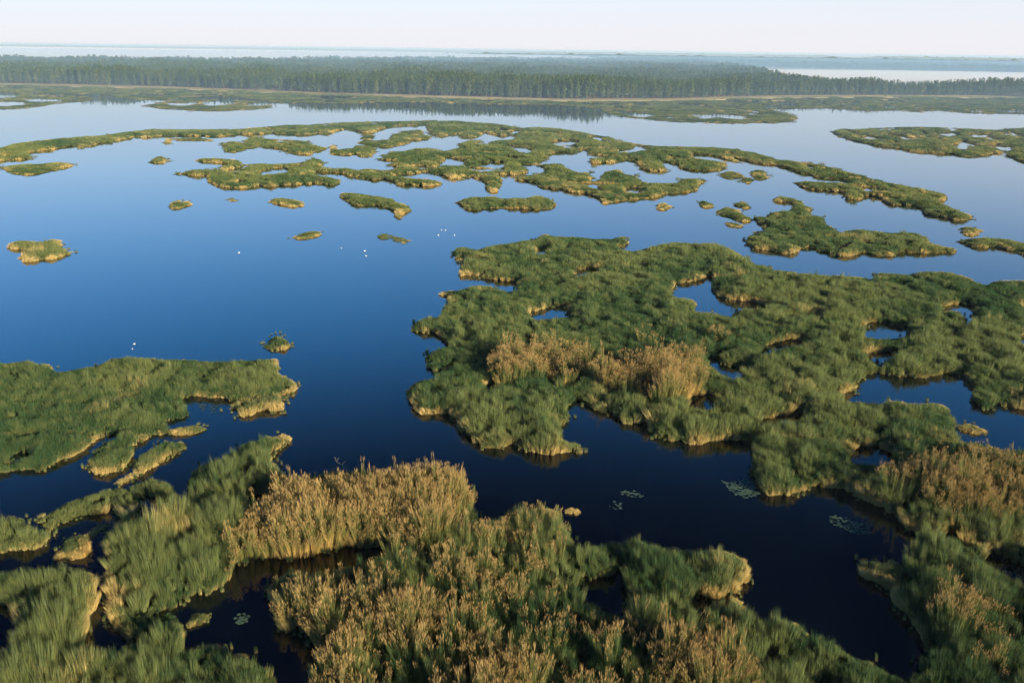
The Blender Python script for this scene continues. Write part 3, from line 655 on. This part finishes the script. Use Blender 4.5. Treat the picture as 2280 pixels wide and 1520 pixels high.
# ------------------------------------------------------------------ reed beds and islands as things
for i, (name, label, cat, group, ht) in enumerate(THINGS, 1):
    if not PTS[i]: print('EMPTY', name, label); continue
    D = np.concatenate(PTS[i]); n = len(D)
    cx, cy = float(D[:, 0].mean()), float(D[:, 1].mean())
    root = empty(name, (cx, cy, 0), label, cat, group)
    V = []; Fq = []; off = 0
    for cells, x, y, mz in MATG[i]:
        nx = x.shape[1]
        idm = np.stack([cells[:, 0] * nx + cells[:, 1], cells[:, 0] * nx + cells[:, 1] + 1,
                        (cells[:, 0] + 1) * nx + cells[:, 1] + 1, (cells[:, 0] + 1) * nx + cells[:, 1]], 1)
        u, inv = np.unique(idm, return_inverse=True)
        V.append(np.stack([x.ravel()[u] - cx, y.ravel()[u] - cy, mz.ravel()[u]], 1)); Fq.append(inv.reshape(-1, 4) + off); off += len(u)
    if V:
        V = np.concatenate(V); Fq = np.concatenate(Fq)
        me = bpy.data.meshes.new('peat_mat'); me.vertices.add(len(V)); me.vertices.foreach_set('co', V.astype(np.float32).ravel())
        me.loops.add(Fq.size); me.loops.foreach_set('vertex_index', Fq.astype(np.int32).ravel())
        me.polygons.add(len(Fq)); me.polygons.foreach_set('loop_start', np.arange(0, Fq.size, 4, dtype=np.int32))
        me.update(calc_edges=True); me.materials.append(M_MAT)
        mo = bpy.data.objects.new('peat_mat', me); COL.objects.link(mo); mo.parent = root; mo['kind'] = 'stuff'
    for tanflag, nm, grp, mat in ((0, 'reeds', G_GREEN, M_GREEN), (1, 'plumed_reeds', G_TAN, M_TAN)):
        E = D[D[:, 6] == tanflag]; n = len(E)
        if n == 0: continue
        pos = np.stack([E[:, 0] - cx, E[:, 1] - cy, np.zeros(n)], 1)
        th = 0.05 + (0.16 * E[:, 7] + 0.28 * E[:, 10]) * rng.uniform(0.4, 1.2, n); az = np.arctan2(E[:, 9], E[:, 8]) + rng.normal(0, 0.5, n)
        az = np.where(E[:, 10] < 0.08, rng.uniform(0, 6.283, n), az)
        ph = rng.uniform(0, 6.283, n); ax, ay = -np.sin(az), np.cos(az); c, s_ = np.cos(th), np.sin(th)
        R00 = c + ax * ax * (1 - c); R01 = ax * ay * (1 - c); R10 = R01; R11 = c + ay * ay * (1 - c)
        R20, R21, R22 = -ay * s_, ax * s_, c
        cp, sp = np.cos(ph), np.sin(ph)
        q00, q10, q20, q21 = R00 * cp + R01 * sp, R10 * cp + R11 * sp, R20 * cp + R21 * sp, -R20 * sp + R21 * cp
        rot = np.stack([np.arctan2(q21, R22), np.arcsin(np.clip(-q20, -1, 1)), np.arctan2(q10, q00)], 1)
        xy = E[:, 11] * E[:, 3] * (1.2 if tanflag else 1.45) * rng.uniform(0.8, 1.35, n)
        scl = np.stack([xy, xy, E[:, 2] * rng.uniform(0.88, 1.12, n)], 1)
        scatter_obj(nm, pos, rot, scl, rng.integers(0, 5, n), E[:, 4], E[:, 5], grp, mat, root)
print('tufts', sum(len(np.concatenate(p)) for p in PTS.values() if p))

# ------------------------------------------------------------------ forest
def tree_mesh(kind, seed):
    R = random.Random(seed); tv = []; tf = []; cv = []; cf = []
    ht = 1.0; lean = R.uniform(-0.02, 0.02)
    segs = 4
    for s in range(segs + 1):
        f = s / segs; rr = 0.013 * (1 - 0.8 * f)
        for a in range(5):
            an = a / 5 * 6.283; tv.append((lean * f + rr * math.cos(an), rr * math.sin(an), 0.93 * f))
    for s in range(segs):
        for a in range(5): tf.append((s * 5 + a, s * 5 + (a + 1) % 5, (s + 1) * 5 + (a + 1) % 5, (s + 1) * 5 + a))
    z0 = {'pine': 0.20, 'spruce': 0.10, 'birch': 0.25}[kind]
    n = {'pine': 110, 'spruce': 120, 'birch': 120}[kind]
    for i in range(n):
        f = R.random(); z = z0 + (1 - z0) * f
        if kind == 'pine': rad = 0.13 * (1 - f ** 2.2) ** 0.7 * (0.5 + min(1, f * 3) * 0.5) + 0.01
        elif kind == 'spruce': rad = 0.14 * (1 - f) ** 0.9 + 0.008
        else: rad = 0.17 * math.sqrt(max(0, 1 - (2 * f - 0.9) ** 2 * 0.8)) * (1 - f * 0.3)
        a = R.uniform(0, 6.283); r = rad * math.sqrt(R.uniform(0.25, 1))
        c = Vector((r * math.cos(a), r * math.sin(a), z - (0.03 * r / 0.14 if kind == 'spruce' else 0)))
        sz = R.uniform(0.022, 0.050) * (1.2 - 0.4 * f)
        t1 = Vector((R.gauss(0, 1), R.gauss(0, 1), R.gauss(0, .6))).normalized(); t2 = t1.cross(Vector((R.gauss(0, 1), R.gauss(0, 1), R.gauss(0, 1)))).normalized()
        b = len(cv); cv += [c + t1 * sz, c + t2 * sz * .8, c - t1 * sz, c - t2 * sz * .8 + Vector((0, 0, sz * .3))]
        cf.append((b, b + 1, b + 2)); cf.append((b, b + 2, b + 3))
    return tv, tf, cv, cf

def mk(name, v, f, mats, midx=None):
    me = bpy.data.meshes.new(name); me.from_pydata([tuple(p) for p in v], [], f); me.update()
    for m in mats: me.materials.append(m)
    if midx is not None: me.polygons.foreach_set('material_index', np.array(midx, np.int32))
    return me
kinds = ['pine', 'pine', 'spruce', 'pine', 'spruce', 'birch']
tmeshes = []; combo = []
for i, kd in enumerate(kinds):
    tv, tf, cv, cf = tree_mesh(kd, 100 + i)
    cm = M_LEAF if kd == 'birch' else M_PINE
    tmeshes.append((mk('trunk', tv, tf, [M_BARK]), mk('crown', cv, cf, [cm])))
    o = bpy.data.objects.new('forest_tree_%d' % i, mk('forest_tree', tv + cv, tf + [tuple(k + len(tv) for k in q) for q in cf], [M_BARK, cm], [0] * len(tf) + [1] * len(cf)))
    combo.append(o)
C_TREE = source_collection('forest_trees', combo)
G_TREE = scatter_group('scatter_trees', C_TREE, 6)

def base_dist(px): # ground distance of the forest edge seen at column px
    g_ = ground(px, float(np.interp(px, base_px, base_py)))
    return g_
row = []
px = 20.0; k = 0
npx = 292
for k in range(npx):
    px = -12 + (2304) * (k + random.uniform(-0.35, 0.35)) / npx
    gx_, gy_ = base_dist(px); kk = 1 + random.uniform(0.004, 0.02)
    row.append((gx_ * kk, gy_ * kk))
LBL = {'pine': 'dark narrow-crowned pine in the front row of the forest edge',
       'spruce': 'slim dark pointed spruce in the front row of the forest edge',
       'birch': 'paler round-crowned birch in the front row of the forest edge'}
for gx_, gy_ in row:
    v = random.choice([0, 1, 3, 0, 1, 3, 2, 4, 5]); kd = kinds[v]
    r = empty(kd + '_tree', (gx_, gy_, 0.5), LBL[kd], 'tree', 'trees along the forest edge: ' + kd)
    s = random.uniform(14, 24) * (0.85 if kd == 'birch' else 1)
    r.rotation_euler = (0, 0, random.uniform(0, 6.28)); r.scale = (s * random.uniform(.9, 1.15),) * 2 + (s,)
    for nm, me in zip(('trunk', 'crown'), tmeshes[v]):
        o = bpy.data.objects.new(nm, me); COL.objects.link(o); o.parent = r

# the wood behind the edge: limits of depth change along the shore
def far_limit(px):  # metres from the camera
    return np.interp(px, [-400, 0, 500, 1000, 1500, 1750, 2000, 2400], [2700, 2700, 3000, 4300, 5200, 1650, 1500, 1480])
fx = []; fy = []; fs = []
for (d0, d1, s) in ((1000, 1450, 4.4), (1450, 1900, 6.5), (1900, 2700, 10.0), (2700, 5300, 18.0)):
    n = int((d1 - d0) * (d0 + d1) * 0.66 / s / s)
    yy = np.sqrt(rng.uniform(d0 * d0, d1 * d1, n)); xx = yy * rng.uniform(-0.66, 0.66, n)
    ppx, ppy = project(xx, yy, 0.0)
    bpx = np.interp(ppx, base_px, base_py)
    gxx = np.array([ground(a, b) for a, b in zip(ppx[:1], bpx[:1])])
    inside = (ppy < bpx - 0.8) & (yy < far_limit(ppx) * (0.92 + 0.16 * fbm(xx, yy, 300., 77))) & (fbm(xx, yy, 120., 15) > 0.22)
    fx.append(xx[inside]); fy.append(yy[inside]); fs.append(np.full(inside.sum(), s / 6.5))
# second wood far to the right beyond the mist meadow
yy = np.sqrt(rng.uniform(3300 ** 2, 5600 ** 2, 16000)); xx = yy * rng.uniform(0.05, 0.70, 16000)
ppx, ppy = project(xx, yy, 0.0)
inside = (yy > np.interp(ppx, [1200, 1500, 1800, 2400], [5200, 4300, 3700, 3300]))
fx.append(xx[inside]); fy.append(yy[inside]); fs.append(np.full(inside.sum(), 3.2))
fx = np.concatenate(fx); fy = np.concatenate(fy); fs = np.concatenate(fs); n = len(fx)
hh = rng.uniform(17, 25, n) * (0.55 + 0.8 * fbm(fx, fy, 90., 5)); xyh = hh * np.power(fs, 0.85) * rng.uniform(.95, 1.3, n)
pos = np.stack([fx, fy, np.full(n, 0.4)], 1); rot = np.stack([np.zeros(n), np.zeros(n), rng.uniform(0, 6.28, n)], 1)
fo = scatter_obj('forest', pos, rot, np.stack([xyh, xyh, hh], 1), rng.choice([0, 1, 2, 3, 4, 5, 0, 1, 3], n), np.zeros(n), np.zeros(n), G_TREE, M_PINE)
tag(fo, 'dark conifer forest receding behind the far shore', 'forest', kind='stuff')
print('forest', n)

# distant tree lines near the horizon: low wooded ridges with ragged tops
def ridge(label, pxa, pxb, dist, depth, hgt, seed):
    R = random.Random(seed); n = 160; V = []; F_ = []
    for i in range(n + 1):
        p_ = pxa + (pxb - pxa) * i / n
        d = fwd * FPX + RGT * (p_ - 1140) + UPV * 640
        d = d / math.hypot(d[0], d[1]); t = min(1, i / 14, (n - i) / 14)
        tp = hgt * (0.25 + 0.75 * t) * (0.82 + 0.22 * R.random() + (0.25 if R.random() < 0.06 else 0))
        for dd, z in ((dist, 0), (dist + 3, tp * .9), (dist + depth * .3, tp), (dist + depth, tp * 0.9), (dist + depth + 5, 0)):
            V.append((d[0] * dd, d[1] * dd, z))
    for i in range(n):
        for j in range(4): F_.append((5 * i + j, 5 * i + 5 + j, 5 * i + 6 + j, 5 * i + 1 + j))
    o = mesh_obj('treeline', V, F_, M_PINE); tag(o, label, 'treeline', kind='stuff'); return o
ridge('long blue wooded ridge just under the horizon in the middle and right', 900, 2600, 6200, 1800, 30, 1)
ridge('thin grey-blue wood on the horizon beyond the left mist', -300, 1300, 14000, 3000, 30, 2)
ridge('pale far wood on the horizon at the right', 1900, 2600, 11000, 1500, 36, 3)
ridge('faint pale wood on the horizon behind the middle ridge', 1150, 1900, 12000, 1500, 34, 4)

# ------------------------------------------------------------------ mist banks and haze
def mist(label, px, dist, rx, ry, top, dens, rot=0.0, colr=(0.97, 0.97, 1.0), an=0.0):
    gx_, gy_ = ground(px, 760); d = fwd * FPX + RGT * (px - 1140); d = d / math.hypot(d[0], d[1])
    V = []; F_ = []; nu, nv = 24, 5
    for j in range(nv + 1):
        a = j / nv * math.pi / 2
        for i in range(nu):
            t = i / nu * 6.283; V.append((math.cos(t) * math.cos(a) ** .6 * rx, math.sin(t) * math.cos(a) ** .6 * ry, 1.5 + math.sin(a) * (top - 1.5)))
    for j in range(nv):
        for i in range(nu): F_.append((j * nu + i, j * nu + (i + 1) % nu, (j + 1) * nu + (i + 1) % nu, (j + 1) * nu + i))
    F_.append(tuple(range(nu))[::-1])
    o = mesh_obj('mist_bank', V, F_, volume_mat('mist_' + str(int(px)), colr, dens, an))
    o.location = (d[0] * dist, d[1] * dist, 0); o.rotation_euler = (0, 0, rot)
    tag(o, label, 'mist', kind='stuff'); return o
mist('bright white mist lying beyond the forest at the left', 200, 6500, 4400, 3300, 30, 0.0030)
mist('pale lilac mist over the meadow behind the right forest strip', 2150, 2500, 1150, 850, 16, 0.0032)

mist('thin blue haze added over the whole forest and the far water', 1140, 3150, 6000, 2650, 44, 0.00040, 0.0, (0.40, 0.67, 1.0), 0.0)  # added haze volume that veils the distance in blue
mist('wide pale blue haze added far beyond the forest up to the horizon', 1140, 15200, 21000, 9700, 54, 0.00022, 0.0, (0.50, 0.72, 1.0), 0.0)  # haze volume added to fade the land towards the horizon
hz = mesh_obj('haze', [(-24000, -400, -2), (24000, -400, -2), (24000, 26000, -2), (-24000, 26000, -2),
                       (-24000, -400, 64), (24000, -400, 64), (24000, 26000, 64), (-24000, 26000, 64)],
              [(3, 2, 1, 0), (4, 5, 6, 7), (0, 1, 5, 4), (1, 2, 6, 5), (2, 3, 7, 6), (3, 0, 4, 7)], volume_mat('haze', (0.62, 0.80, 1.0), 0.00004, 0.0))
tag(hz, kind='stuff')

# ------------------------------------------------------------------ lily pads
def pads(label, poly, n, seed):
    pts = P(poly); m = fill(pts); R = np.random.default_rng(seed)
    ys, xs = np.nonzero(m); pk = R.integers(0, len(ys), n)
    V = []; F_ = []
    g0 = ground(xs.mean() + OX, ys.mean() + OY)
    for a in pk:
        gx_, gy_ = ground(xs[a] + OX + R.uniform(-.5, .5), ys[a] + OY + R.uniform(-.5, .5)); r = R.uniform(0.10, 0.24); t0 = R.uniform(0, 6.28)
        b = len(V); z = 0.012 + R.uniform(0, 0.03); V.append((gx_ - g0[0], gy_ - g0[1], z)); tx, ty = R.normal(0, .05, 2)
        for q in range(9):
            t = t0 + 5.9 * q / 8; V.append((gx_ - g0[0] + r * math.cos(t), gy_ - g0[1] + r * math.sin(t), z + 0.012 + r * (tx * math.cos(t) + ty * math.sin(t))))
        for q in range(8): F_.append((b, b + 1 + q, b + 2 + q))
    o = mesh_obj('lily_pads', V, F_, M_PAD); o.location = (g0[0], g0[1], 0)
    tag(o, label, 'lily pads', kind='stuff')
pads('dense patch of pale lily pads at the foot of the blunt peninsula', "Z 1606,1070 1625,1075 1650,1066 1680,1072 1690,1090 1695,1100 1660,1110 1640,1103 1620,1088", 260, 1)
pads('scattered dull green lily pads in the middle of the black channel', "Z 1845,1145 1880,1150 1900,1160 1940,1170 1938,1190 1905,1190 1880,1178 1850,1165", 170, 2)
pads('sparse lily pads in two short rows in the dark open channel', "Z 1378,1096 1412,1092 1436,1104 1432,1112 1400,1104 1385,1102", 26, 3)
pads('a few lily pads in the dark channel just below the two short rows', "Z 1357,1116 1385,1116 1384,1134 1358,1134", 14, 4)
pads('loose lily pads in the square cove of the left bed', "Z 440,900 490,905 480,920 450,915", 40, 5)
pads('thin scatter of lily pads in the dark pool at bottom left', "Z 520,1370 552,1365 556,1385 530,1390", 30, 6)

# ------------------------------------------------------------------ dead branches
def tube(V, F_, pts, r0_, r1_):
    b0 = len(V); n = len(pts)
    for i, p in enumerate(pts):
        p = Vector(p); t = (Vector(pts[min(i + 1, n - 1)]) - Vector(pts[max(i - 1, 0)])).normalized()
        a = t.orthogonal().normalized(); b = t.cross(a); r = r0_ + (r1_ - r0_) * i / (n - 1)
        for k in range(6):
            an = k / 6 * 6.283; V.append(p + a * r * math.cos(an) + b * r * math.sin(an))
    for i in range(n - 1):
        for k in range(6): F_.append((b0 + i * 6 + k, b0 + i * 6 + (k + 1) % 6, b0 + i * 6 + 6 + (k + 1) % 6, b0 + i * 6 + 6 + k))
def deadwood(label, px0, py0, px1, py1, seed, thick=0.10):
    R = random.Random(seed); a = Vector((*ground(px0, py0), 0.9)); b = Vector((*ground(px1, py1), 0.3)); L_ = b - a
    root = empty('fallen_branch', (b.x, b.y, 0), label, 'branch')
    V = []; F_ = []
    P_ = [Vector((0, 0, 0.3)) + (a - b) * f + Vector((R.uniform(-.15, .15), R.uniform(-.15, .15), R.uniform(-.1, .15))) for f in np.linspace(0, 1, 6)]
    tube(V, F_, P_, thick, thick * .45); mesh_obj('stem', V, F_, M_DEADWOOD, root)
    for i in range(7):
        f = R.randint(1, 5); p = P_[f]; d = Vector((R.uniform(-1, 1), R.uniform(-1, 1), R.uniform(.2, 1.1))).normalized() * R.uniform(0.4, 0.9)
        V = []; F_ = []; tube(V, F_, [p, p + d * .5 + Vector((0, 0, .1)), p + d], thick * .4, thick * .12); mesh_obj('twig', V, F_, M_DEADWOOD, root)
deadwood('pale bare forked branch fallen over the dark reeds behind the golden bank', 752, 1042, 800, 1066, 3, 0.13)
deadwood('shorter grey dead branch sticking out beside the forked one', 790, 1050, 812, 1064, 5, 0.09)
deadwood('bare grey branch leaning among the tan reeds of the bottom bed', 1085, 1250, 1160, 1290, 8, 0.10)

# ------------------------------------------------------------------ birds
def ell(V, F_, c, r, q=None, nu=8, nv=6):
    b = len(V)
    for j in range(nv + 1):
        a = -math.pi / 2 + math.pi * j / nv
        for i in range(nu):
            t = 6.283 * i / nu; p = Vector((r[0] * math.cos(a) * math.cos(t), r[1] * math.cos(a) * math.sin(t), r[2] * math.sin(a)))
            if q: p = q @ p
            V.append(p + Vector(c))
    for j in range(nv):
        for i in range(nu): F_.append((b + j * nu + i, b + j * nu + (i + 1) % nu, b + (j + 1) * nu + (i + 1) % nu, b + (j + 1) * nu + i))
def swan(label, px, py, rz, s=1.0):
    gx_, gy_ = ground(px, py); root = empty('waterbird', (gx_, gy_, 0), label, 'bird', 'white birds on the water'); root.rotation_euler = (0, 0, rz); root.scale = (s * .45,) * 3
    V = []; F_ = []; ell(V, F_, (0, 0, .14), (.48, .24, .2)); ell(V, F_, (-.42, 0, .22), (.22, .1, .08))
    tube(V, F_, [(.35, 0, .2), (.5, 0, .42), (.46, 0, .66), (.52, 0, .78)], .075, .05); ell(V, F_, (.57, 0, .80), (.1, .055, .055))
    mesh_obj('body', V, F_, M_WHITE, root)
    for sd in (1, -1):
        V = []; F_ = []; ell(V, F_, (-.08, .17 * sd, .24), (.42, .1, .15)); mesh_obj('wing', V, F_, M_WHITE, root)
    V = []; F_ = []; tube(V, F_, [(.64, 0, .79), (.75, 0, .765)], .03, .008); mesh_obj('beak', V, F_, M_BEAK, root)
swan('small white bird on the blue water left of the orange-brown islet', 532, 563, 0.4)
swan('small white bird swimming alone below the orange-brown islet, left of its pair', 760, 553, 2.0)
swan('upper of two white birds below the larger patch of scattered reeds', 812, 559, 0.2)
swan('lower of two white birds below the larger patch of scattered reeds', 815, 570, 3.0)
swan('small white bird at the front of the small flock near the broad bed', 976, 524, 0.0)
swan('small white bird at the back of the small flock near the broad bed', 983, 513, 2.6)
swan('small white bird at the right of the small flock near the broad bed', 992, 513, 1.0)
swan('small white bird trailing the small flock towards the broad bed', 1012, 524, 0.6, .9)
swan('upper of the white pair above the left bed', 299, 766, 0.5, .8)
swan('lower of the white pair above the left bed', 295, 777, 2.5, .7)
swan('small white bird at the north edge of the wide bed on the right', 1854, 616, 0.5, 1.1)

bp_ = rangeat(1882, 548, 118)
bird = empty('flying_bird', bp_, 'black bird gliding with spread wings above the wide ragged island', 'bird')
bird.rotation_euler = (0.15, -0.35, 0.35)
V = []; F_ = []; ell(V, F_, (0, 0, 0), (.1, .36, .1), nu=10, nv=8); ell(V, F_, (0, .4, .03), (.06, .1, .06))
V2 = [(-.06, -.3, 0), (.06, -.3, 0), (.14, -.58, 0), (-.14, -.58, 0), (0, -.3, .03), (0, -.58, .02)]
mesh_obj('body', V, F_, M_BLACK, bird)
V = [Vector(p) for p in V2]; mesh_obj('tail', V, [(0, 4, 5, 3), (4, 1, 2, 5), (0, 3, 2, 1)], M_BLACK, bird)
for sd in (1, -1):
    top = [(.06, .18, .04), (.06, -.18, .04), (.42, .2, .13), (.42, -.17, .12), (.82, .06, .17), (.8, -.24, .15), (1.05, -.2, .14)]
    W = [Vector((p[0] * sd, p[1], p[2])) for p in top] + [Vector((p[0] * sd, p[1], p[2] - .02)) for p in top]
    fs_ = [(0, 1, 3, 2), (2, 3, 5, 4), (4, 5, 6)]; fs_ += [tuple(k + 7 for k in reversed(f)) for f in fs_]
    fs_ += [(0, 2, 9, 7), (2, 4, 11, 9), (4, 6, 13, 11), (1, 8, 10, 3), (3, 10, 12, 5), (5, 12, 13, 6)]
    mesh_obj('wing', W, fs_, M_BLACK, bird)
V = []; F_ = []; tube(V, F_, [(0, .48, .03), (0, .56, .0)], .025, .006); mesh_obj('beak', V, F_, M_BEAK, bird)
